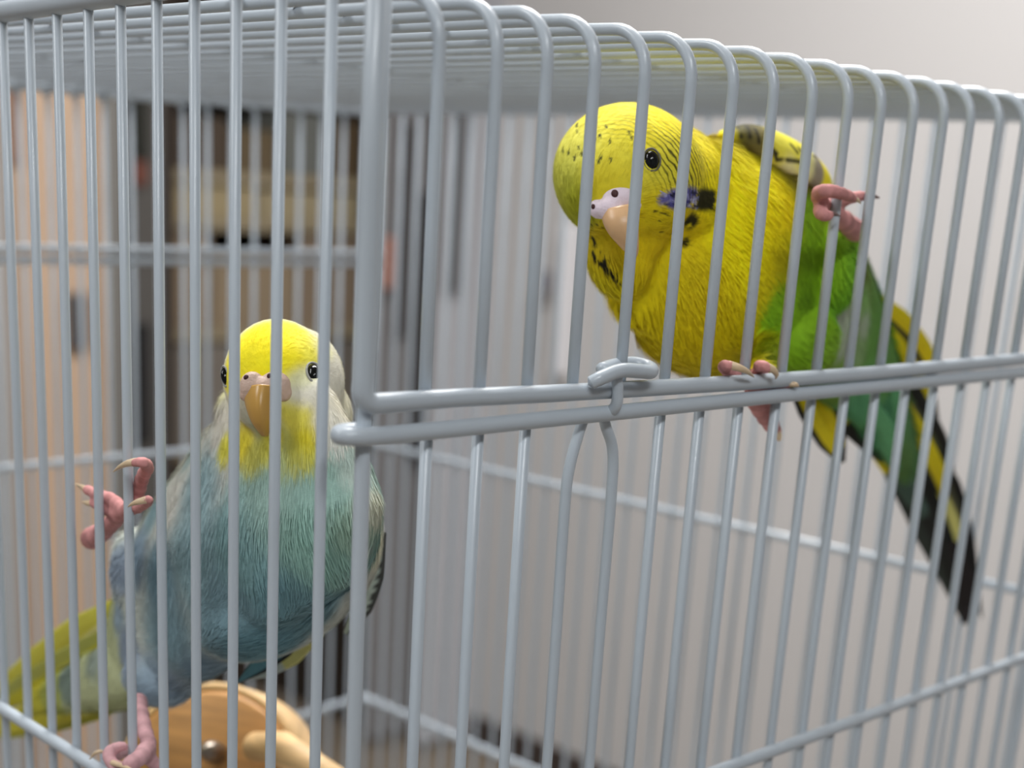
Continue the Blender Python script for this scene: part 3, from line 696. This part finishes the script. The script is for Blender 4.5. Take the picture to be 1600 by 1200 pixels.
    for i in range(len(A_) - 1):
        for q in range(Ks): q2 = (q + 1) % Ks; F.append((i * Ks + q, i * Ks + q2, (i + 1) * Ks + q2, (i + 1) * Ks + q))
    F.append(tuple(range(Ks))[::-1]); F.append(tuple((len(A_) - 1) * Ks + q for q in range(Ks))); mesh('beak', V, F, M_beak, root)
    # claws
    claw([(1332, 309, -.15), (1340, 313, -.17), (1345, 318, -.16)], [5, 3, .8], 'Y', root, M_claw)
    claw([(1352, 306, .12), (1364, 307, .08), (1374, 309, .04)], [5, 4, 1.2], 'Y', root, M_clawd)
    claw([(1298, 334, -.2), (1306, 335, -.23), (1313, 338, -.2)], [4, 3, .8], 'Y', root, M_clawd)
    claw([(1346, 354, .8), (1352, 356, .85), (1355, 360, .9)], [4, 3, .8], 'Y', root, M_clawd)
    claw([(1138, 570, -.24), (1155, 575, -.36), (1168, 581, -.38), (1178, 589, -.34)], [7, 6, 4, 1], 'Y', root, M_claw)
    claw([(1198, 573, -.32), (1208, 578, -.38), (1213, 585, -.38), (1212, 592, -.34)], [6.5, 5.5, 4, 1], 'Y', root, M_claw)
    claw([(1234, 600, -.2), (1243, 601, -.27), (1248, 604, -.28)], [4.5, 4, 1], 'Y', root, M_claw)
    claw([(1208, 670, .5), (1215, 680, .45), (1218, 688, .4)], [8, 7, 3], 'Y', root, M_claw)
    # folded wing along the back
    wl = ring_loft([(1120, 212, -62, 10, 2.5, .3), (1165, 216, -70, 24, 2.3, .5), (1215, 240, -62, 32, 2.05, .55), (1255, 262, -55, 28, 1.9, .5), (1284, 285, -45, 18, 1.9, .4), (1300, 315, -30, 6, 2.0, .2)], 0)
    wm = voxel([wl], .03, 4); WB = Bird(wm, []); WB.dm = 24
    WB.patches([(1160, 205, 16, (70, 66, 34)), (1190, 220, 14, (110, 100, 50)), (1220, 235, 14, (225, 215, 70)), (1250, 245, 14, (232, 222, 60)), (1235, 262, 12, (225, 222, 165)), (1262, 262, 12, (228, 224, 160)), (1278, 272, 9, (150, 140, 120)), (1295, 290, 12, (238, 222, 30)), (1130, 210, 14, YL)])
    for (x, y, x2, y2) in ((1152, 198, 1158, 214), (1166, 197, 1172, 214), (1180, 202, 1186, 222), (1206, 232, 1214, 240), (1210, 240, 1214, 250), (1236, 226, 1246, 238), (1248, 232, 1258, 246), (1230, 250, 1256, 254), (1212, 268, 1250, 276), (1275, 245, 1292, 262), (1196, 210, 1200, 226)): WB.mark([(x, y), (x2, y2)], 3.6, (44, 40, 22), .5)
    wme = WB.me.copy(); setattrs(wme, WB.color(WB.V)); wme.vertices.foreach_set('co', W(WB.V).ravel()); wing = link('wing', wme, M, root)
    # feathers
    BK = (34, 34, 30); YF = (226, 206, 26); DG = (58, 72, 62)
    def yb(t, s): return BK if (s > .45 and t < .9) or t > .86 else ((150, 140, 30) if s > .3 else YF)
    def by_(t, s): return BK if (s < -.5 or t > .8) else YF
    def bk(t, s): return (82, 104, 94) if (-.75 < s < -.1 and t < .62) else ((48, 54, 48) if s > .2 else BK)
    def pale(t, s): return BK if (abs(s) > .75 or t > .85) else ((212, 206, 120) if t > .45 else (190, 180, 40))
    def dk2(t, s): return (92, 98, 70) if (-.2 < s < .5 and t < .75) else BK
    Fn = lambda nm, pts, w, f, c=.12: feather(nm, pts, w, f, M, root, 'Y', c)
    # right wing tip
    Fn('wing_feather', [(1355, 455, 3.2), (1400, 500, 3.3), (1440, 548, 3.5), (1462, 600, 3.7)], [7, 20, 17, 3], yb)
    Fn('wing_feather', [(1360, 480, 3.1), (1400, 540, 3.15), (1440, 610, 3.3), (1468, 700, 3.7)], [8, 24, 20, 3], by_)
    Fn('wing_feather', [(1380, 540, 3.0), (1420, 620, 3.05), (1462, 690, 3.2), (1495, 780, 3.6)], [8, 22, 18, 3], dk2)
    Fn('wing_feather', [(1395, 600, 2.9), (1430, 680, 2.95), (1462, 740, 3.05), (1480, 800, 3.3)], [8, 20, 16, 3], yb)
    # left wing tip below the rail
    Fn('wing_feather', [(1235, 590, 2.7), (1262, 640, 2.5), (1290, 690, 2.6), (1314, 724, 2.7)], [8, 16, 13, 2], yb)
    Fn('wing_feather', [(1255, 590, 2.6), (1285, 635, 2.4), (1308, 680, 2.45), (1318, 722, 2.6)], [8, 18, 13, 3], by_)
    Fn('wing_feather', [(1290, 600, 2.9), (1325, 655, 2.6), (1355, 690, 2.65), (1378, 722, 2.7)], [8, 20, 15, 3], lambda t, s: BK if t > .35 else YF)
    # tail
    Fn('tail_feather', [(1340, 620, 3.6), (1395, 715, 3.55), (1450, 830, 3.5), (1508, 972, 3.45)], [14, 24, 22, 4], bk)
    Fn('tail_feather', [(1370, 640, 3.5), (1425, 740, 3.45), (1470, 840, 3.4), (1512, 950, 3.3)], [12, 22, 18, 5], dk2)
    Fn('tail_feather', [(1395, 640, 3.4), (1450, 750, 3.3), (1484, 820, 3.25), (1502, 900, 3.2)], [12, 20, 17, 3], pale)
    Fn('tail_feather', [(1420, 650, 3.6), (1480, 760, 3.55), (1508, 850, 3.5), (1534, 966, 3.5)], [10, 20, 15, 1], lambda t, s: (88, 88, 72) if t < .6 and abs(s) < .5 else (30, 28, 28))
    Fn('tail_feather', [(1480, 850, 3.3), (1500, 900, 3.25), (1514, 940, 3.2), (1506, 975, 3.2)], [14, 20, 17, 4], lambda t, s: (36, 30, 30))
    Fn('tail_feather', [(1350, 640, 3.2), (1378, 700, 3.1), (1405, 750, 3.1), (1440, 810, 3.2)], [12, 20, 14, 3], lambda t, s: YF if (t < .55 and s > -.1) else (70, 90, 78))
    # teal under-tail coverts
    for i, (a, b, c_, w) in enumerate((((1330, 570, 2.2), (1352, 640, 2.3), (1372, 700, 2.5), 22), ((1365, 560, 2.2), (1390, 630, 2.3), (1400, 700, 2.5), 20), ((1345, 610, 2.1), (1376, 670, 2.25), (1402, 735, 2.5), 22), ((1305, 580, 2.3), (1325, 620, 2.35), (1345, 670, 2.5), 16))):
        Fn('covert_feather', [a, b, c_], [w * .5, w, w * .25], lambda t, s: (98, 160, 108) if abs(s) < .8 else (76, 132, 92), .3)
    return root

# ================================================================== blue and white budgerigar
def build_blue():
    limbs = []; G = []; XC = 1.95; A = 'X'
    G.append(ring_loft([(438, 560, 0, 30, 1.9, .2), (441, 600, 0, 72, 1.9, .5), (440, 660, 0, 108, 2.0, .95), (430, 705, -4, 136, 2.1, 1.3), (412, 765, -8, 176, 2.2, 1.7), (398, 830, -10, 204, 2.2, 2.0), (382, 900, -8, 206, 2.2, 2.0),
                        (358, 955, -12, 198, 2.2, 1.9), (332, 1000, -16, 172, 2.15, 1.7), (300, 1045, -20, 125, 2.1, 1.3), (275, 1080, -20, 70, 2.1, .8)], 0, axis='X'))
    G.append(ring_loft([(340, 960, -70, 100, 2.2, 1.3), (270, 1010, -68, 96, 2.15, 1.3), (210, 1035, -66, 84, 2.1, 1.05), (160, 1052, -68, 66, 2.1, .8), (95, 1078, -70, 44, 2.1, .45), (40, 1098, -70, 26, 2.1, .25)], 0, axis='X'))
    c = onX(440, 940, 2.5); kk = ((c - CAM) @ CF) / FPX; a_ = math.radians(28); G.append(ball_geo(c, (CR * math.cos(a_) + CU * math.sin(a_)) * 142 * kk, (-CR * math.sin(a_) + CU * math.cos(a_)) * 78 * kk, (c - CAM) / np.linalg.norm(c - CAM) * 1.5))
    hc = onX(432, 590, 1.85); dep = (hc - CAM) @ CF; k = dep / FPX; vd = (hc - CAM) / np.linalg.norm(hc - CAM)
    G.append(ball_geo(hc, CR * 85 * k, CU * 93 * k, vd * 96 * k, 40, 28))
    c = onX(466, 598, 2.2); G.append(ball_geo(c, CR * 74 * k, CU * 88 * k, vd * 80 * k, 32, 24))
    c = onX(482, 650, 2.55); G.append(ball_geo(c, CR * 72 * k, CU * 74 * k, vd * 80 * k, 32, 24))
    c = onX(395, 650, 2.35); G.append(ball_geo(c, CR * 62 * k, CU * 66 * k, vd * 70 * k, 32, 24))
    c = onX(535, 830, 3.2); G.append(ball_geo(c, CR * 68 * k, CU * 120 * k, vd * 90 * k, 32, 24))     # wing shoulder
    c = onX(255, 1050, 1.9); kk = ((c - CAM) @ CF) / FPX; G.append(ball_geo(c, CR * 62 * kk, CU * 55 * kk, vd * 60 * kk))      # thigh
    c = onX(208, 890, 1.95); kk = ((c - CAM) @ CF) / FPX; G.append(ball_geo(c, CR * 36 * kk, CU * 66 * kk, vd * 45 * kk))
    G = [trunk(G)]
    # raised foot on the bar at px 203
    for p, r in [([(142, 842, .75), (158, 832, .55), (176, 816, .35), (190, 802, .22)], [16, 14, 12, 11]),
                 ([(190, 800, .2), (208, 790, .2), (216, 768, .2), (223, 745, .15), (230, 730, .05), (222, 722, -.15), (207, 724, -.26)], [11, 11, 11, 10, 10, 8, 6]),
                 ([(192, 796, .2), (175, 781, .2), (155, 774, .2), (134, 764, .18)], [10, 10, 9, 7]),
                 ([(190, 802, .2), (172, 798, .18), (152, 790, .15), (142, 785, .15)], [9, 9, 7, 5]),
                 ([(196, 798, .2), (212, 794, .12), (228, 786, .0), (232, 781, -.1), (222, 781, -.22)], [9, 9, 8, 7, 5])]:
        G.append(toe(limbs, p, r, A))
    # standing leg and foot on the girdle rail
    for p, r in [([(216, 1095, .9), (219, 1112, .6), (226, 1140, .35), (232, 1165, .2), (226, 1180, .1)], [13, 12, 11, 12, 13]),
                 ([(228, 1172, .1), (218, 1184, -.15), (204, 1192, -.35), (196, 1198, -.42)], [13, 12, 11, 9]),
                 ([(222, 1180, .0), (200, 1200, -.2), (184, 1200, -.35), (172, 1188, -.4), (170, 1176, -.35), (182, 1168, -.25), (196, 1166, -.1)], [11, 11, 10, 9, 9, 8, 7]),
                 ([(222, 1178, .15), (205, 1172, .25), (192, 1176, .3), (184, 1184, .3)], [10, 9, 8, 6]),
                 ([(230, 1180, .1), (240, 1192, .2), (252, 1204, .25)], [11, 10, 8])]:
        G.append(toe(limbs, p, r, A, col=srgb((196, 152, 156))))
    me = voxel(G, .034, 3); B = Bird(me, limbs); B.dm = 20.5
    YE = (252, 236, 22); CW_ = (226, 222, 208); BL = (146, 178, 184); BG = (158, 188, 178); BD = (122, 152, 162)
    B.patches([(400, 530, 24, YE), (440, 520, 24, YE), (370, 560, 16, YE), (356, 590, 10, (240, 226, 70)), (480, 540, 16, (245, 236, 80)), (410, 565, 14, YE), (455, 560, 14, YE), (500, 545, 12, (235, 232, 170)), (350, 615, 10, (225, 222, 170)),
               (475, 590, 12, (236, 234, 190)), (478, 620, 12, CW_), (500, 610, 14, CW_), (525, 590, 18, CW_), (535, 640, 22, (222, 216, 196)), (520, 690, 12, (215, 214, 205)), (515, 660, 16, CW_),
               (470, 650, 13, (232, 222, 90)), (480, 690, 14, (226, 212, 40)), (460, 715, 16, (215, 210, 90)), (485, 720, 12, (215, 208, 80)), (440, 730, 14, (190, 200, 140)), (380, 690, 16, (226, 210, 50)), (395, 720, 14, (205, 200, 90)), (352, 700, 12, (220, 214, 70)), (425, 698, 14, (215, 205, 60)), (412, 712, 12, (208, 202, 80)),
               (345, 660, 14, CW_), (338, 685, 10, (215, 212, 200)), (360, 650, 10, CW_),
               (300, 710, 16, (168, 192, 190)), (270, 730, 16, (160, 190, 188)), (310, 760, 30, BL), (240, 800, 20, BL), (420, 790, 40, BG), (500, 770, 30, (150, 182, 172)), (480, 850, 40, (150, 190, 178)), (380, 860, 40, (138, 176, 178)), (300, 860, 40, BL),
               (250, 900, 30, (122, 160, 176)), (215, 870, 26, (138, 162, 180)), (195, 890, 18, (150, 165, 182)), (350, 950, 40, BD), (450, 940, 40, (120, 160, 170)), (260, 980, 36, BD), (185, 960, 16, (150, 168, 180)), (400, 1010, 26, (108, 152, 164)), (330, 1050, 26, (130, 158, 176)), (260, 1070, 26, (150, 170, 186)), (200, 1020, 22, (146, 160, 178)),
               (540, 830, 18, (170, 200, 180)), (580, 800, 14, (225, 226, 205)), (592, 850, 12, (222, 220, 196)), (560, 900, 18, (150, 184, 178)), (550, 740, 14, (190, 205, 195)), (585, 900, 8, (190, 200, 190)),
               (150, 1030, 20, (150, 164, 158)), (110, 1060, 18, (136, 152, 140)), (80, 1080, 14, (175, 180, 90)), (50, 1090, 14, (205, 198, 70)), (230, 1095, 12, (180, 190, 200))])
    B.backs([(440, 580, 60, (226, 222, 200)), (430, 760, 80, (215, 215, 205)), (400, 900, 90, (205, 210, 200)), (250, 1030, 70, (200, 205, 160))])
    for i in range(15): 
        y = 872 + i * 4.6; x = 603 - (i / 14) ** 1.4 * 11; B.mark([(x - 3, y + 2), (x - 9, y + 5)], 1.4, (50, 50, 50))
    root = thing('budgerigar', 'pale blue budgerigar with yellow forehead clinging behind the left bars', 'bird', tuple(W(onX(330, 1120, XC))))
    M = plumage_mat('blue_bird_plumage')
    barf = lambda P: (np.zeros(len(P)), np.zeros(len(P)))
    finish_body(B, M, root, barf)
    fl = [(B.hit(x, y), CR * dx - CU * dy) for x, y, dx, dy in ((420, 520, .1, -1), (370, 560, -.8, -.6), (480, 540, .9, -.4), (500, 620, .7, .8), (470, 660, .2, 1), (380, 690, -.1, 1), (345, 660, -.2, 1), (530, 660, .2, 1), (440, 740, 0, 1), (300, 760, -.3, 1), (500, 820, .2, 1), (400, 860, -.1, 1),
          (260, 900, -.4, 1), (470, 940, -.4, 1), (340, 990, -.9, .5), (240, 1040, -1, .3), (130, 1060, -1, .35), (580, 830, .1, 1), (400, 1020, -1, .4))]
    hcen = np.array(hc)
    def lenf(P):
        d = np.linalg.norm(P - hcen, axis=1); t = np.clip((d - .9) / 1.0, 0, 1); return .09 + .19 * t
    av = [(B.hit(492, 583), .15), (B.hit(412, 605), .36), (B.hit(408, 645), .26), (B.hit(384, 610), .22), (B.hit(440, 610), .22)]
    strands(B, 34000, fl, lenf, .0105, .04, M, root, barf, 9, jit=.04, avoid=av)
    eye(B, 491, 583, 11, 18, root, M_black, M_ring2, ang=-4)
    eye(B, 352, 588, 5, 15, root, M_black, M_ring2, ang=12)
    hz = lambda x, y: (B.hit(x, y) - CAM) @ CF
    d0 = hz(412, 612)
    M_cere = mat('cere_pink_brown', (205, 176, 160), .5, bump=.35, bscale=800, var=.12, vscale=160); M_beak = mat('beak_amber', (190, 146, 72), .32, var=.15, vscale=120)
    gs = []; k2 = d0 / FPX
    for (px, py, rx, ry, rz, an, dd) in ((394, 603, 20, 23, 14, 6, .0), (430, 602, 25, 23, 14, -6, .0), (411, 607, 18, 19, 15, 0, -.02), (386, 612, 14, 16, 10, 10, .03), (442, 611, 15, 17, 10, -10, .03)):
        c = at(px, py, d0 + dd); a = math.radians(an); X = CR * math.cos(a) - CU * math.sin(a); Yv = CR * math.sin(a) + CU * math.cos(a)
        gs.append(ball_geo(c, X * rx * k2, Yv * ry * k2, -CF * rz * k2, 28, 18))
    cm_ = voxel(gs, .02, 5); cm_.name = 'cere'; vv = mverts(cm_); cm_.vertices.foreach_set('co', W(vv).ravel()); cere = link('cere', cm_, M_cere, root)
    bv = BVHTree.FromPolygons([tuple(v) for v in vv], [tuple(p.vertices) for p in cm_.polygons])
    for (px, py, rx, ry) in ((385, 590, 4.6, 4.6), (421, 588, 4.2, 5)):
        d = ray(px, py); h = bv.ray_cast(Vector(CAM), Vector(d / np.linalg.norm(d))); dd = (np.array(h[0]) - CAM) @ CF if h[0] is not None else d0 - .15
        ell('nostril', px, py, dd + .01, rx, ry, 3, 0, M_hole, cere, 16)
    def hook(secs, name, m, flat=.9):
        V = []; F = []; Ks = 28; A_ = []
        for px, py, an, hw, dd in secs:
            c_ = at(px, py, d0 + dd); a = math.radians(an); A_.append(np.concatenate([c_, (CR * math.cos(a) - CU * math.sin(a)) * hw * k2, -CF * hw * flat * k2]))
        A_ = catmull(np.array(A_), 6)
        for i in range(len(A_)):
            for q in range(Ks):
                t = 2 * math.pi * q / Ks; s_ = math.sin(t); V.append(A_[i, :3] + A_[i, 3:6] * math.cos(t) * (1 - .22 * max(0, s_)) + A_[i, 6:9] * s_ * (1.0 + .15 * max(0, s_) ** 6))
        for i in range(len(A_) - 1):
            for q in range(Ks): q2 = (q + 1) % Ks; F.append((i * Ks + q, i * Ks + q2, (i + 1) * Ks + q2, (i + 1) * Ks + q))
        F.append(tuple(range(Ks))[::-1]); F.append(tuple((len(A_) - 1) * Ks + q for q in range(Ks))); return mesh(name, V, F, m, root)
    hook([(412, 606, 0, 31, .08), (410, 622, 0, 29, .02), (409, 640, 0, 24, -.04), (410, 658, 0, 18, -.05), (412, 672, 0, 11, -.02), (414, 682, 0, 5, .03)], 'beak', M_beak)
    # claws
    claw([(214, 722, -.2), (200, 724, -.27), (188, 729, -.27), (177, 737, -.24)], [7, 5.5, 3.5, .8], 'X', root, M_claw)
    claw([(138, 766, .18), (128, 761, .16), (118, 756, .14)], [6, 4, .8], 'X', root, M_claw)
    claw([(146, 787, .15), (137, 786, .12), (129, 784, .1)], [5, 4.5, 1.2], 'X', root, M_claw)
    claw([(228, 781, -.16), (216, 784, -.25), (206, 788, -.26), (200, 792, -.24)], [6, 5, 3, .8], 'X', root, M_claw)
    claw([(160, 1174, -.2), (150, 1176, -.3), (140, 1186, -.32)], [3, 3, 1], 'X', root, M_claw)
    claw([(172, 1168, .3), (178, 1164, .3), (184, 1165, .28)], [2, 3, 2], 'X', root, M_claw)
    claw([(176, 1192, -.42), (192, 1197, -.46), (206, 1202, -.46)], [5, 4, 1.5], 'X', root, M_claw)
    # feathers: tail, wing tips
    YT = (214, 206, 84); YT2 = (190, 182, 50); PB = (150, 178, 178)
    Fx = lambda nm, pts, w, f, c=.12: feather(nm, pts, w, f, M, root, 'X', c)
    Fx('tail_feather', [(190, 940, 2.6), (120, 985, 2.7), (60, 1030, 2.8), (-40, 1105, 2.9)], [10, 22, 20, 5], lambda t, s: (232, 228, 170) if s < -.5 else YT)
    Fx('tail_feather', [(190, 985, 2.5), (110, 1035, 2.6), (40, 1075, 2.7), (-60, 1130, 2.8)], [16, 26, 22, 5], lambda t, s: YT2 if s < .2 else (160, 160, 80))
    Fx('tail_feather', [(220, 1060, 2.5), (130, 1095, 2.6), (50, 1120, 2.7), (-50, 1150, 2.8)], [10, 26, 24, 6], lambda t, s: (196, 186, 60))
    Fx('tail_feather', [(220, 1085, 2.6), (150, 1110, 2.7), (80, 1128, 2.75), (0, 1150, 2.8)], [8, 16, 18, 6], lambda t, s: (178, 176, 66))
    Fx('tail_feather', [(170, 1040, 2.0), (120, 1062, 2.05), (80, 1082, 2.2)], [12, 24, 5], lambda t, s: (140, 158, 146))
    Fx('wing_feather', [(500, 985, 3.3), (455, 1020, 3.2), (415, 1045, 3.1), (375, 1062, 3.0)], [10, 20, 14, 2], lambda t, s: (60, 66, 64) if s > .7 else ((206, 204, 130) if t < .5 else (180, 190, 185)))
    Fx('wing_feather', [(480, 965, 2.9), (440, 1010, 2.75), (405, 1040, 2.7), (372, 1066, 2.7)], [12, 20, 14, 2], lambda t, s: (26, 30, 32) if s < -.72 else (92, 142, 156))
    Fx('wing_feather', [(590, 830, 3.6), (580, 900, 3.7), (565, 950, 3.8), (540, 990, 3.8)], [14, 20, 16, 4], lambda t, s: (70, 72, 70) if (s < -.7 or (int(t * 22) % 2 and s < -.3)) else (190, 205, 195))
    return root
build_green(); build_blue()
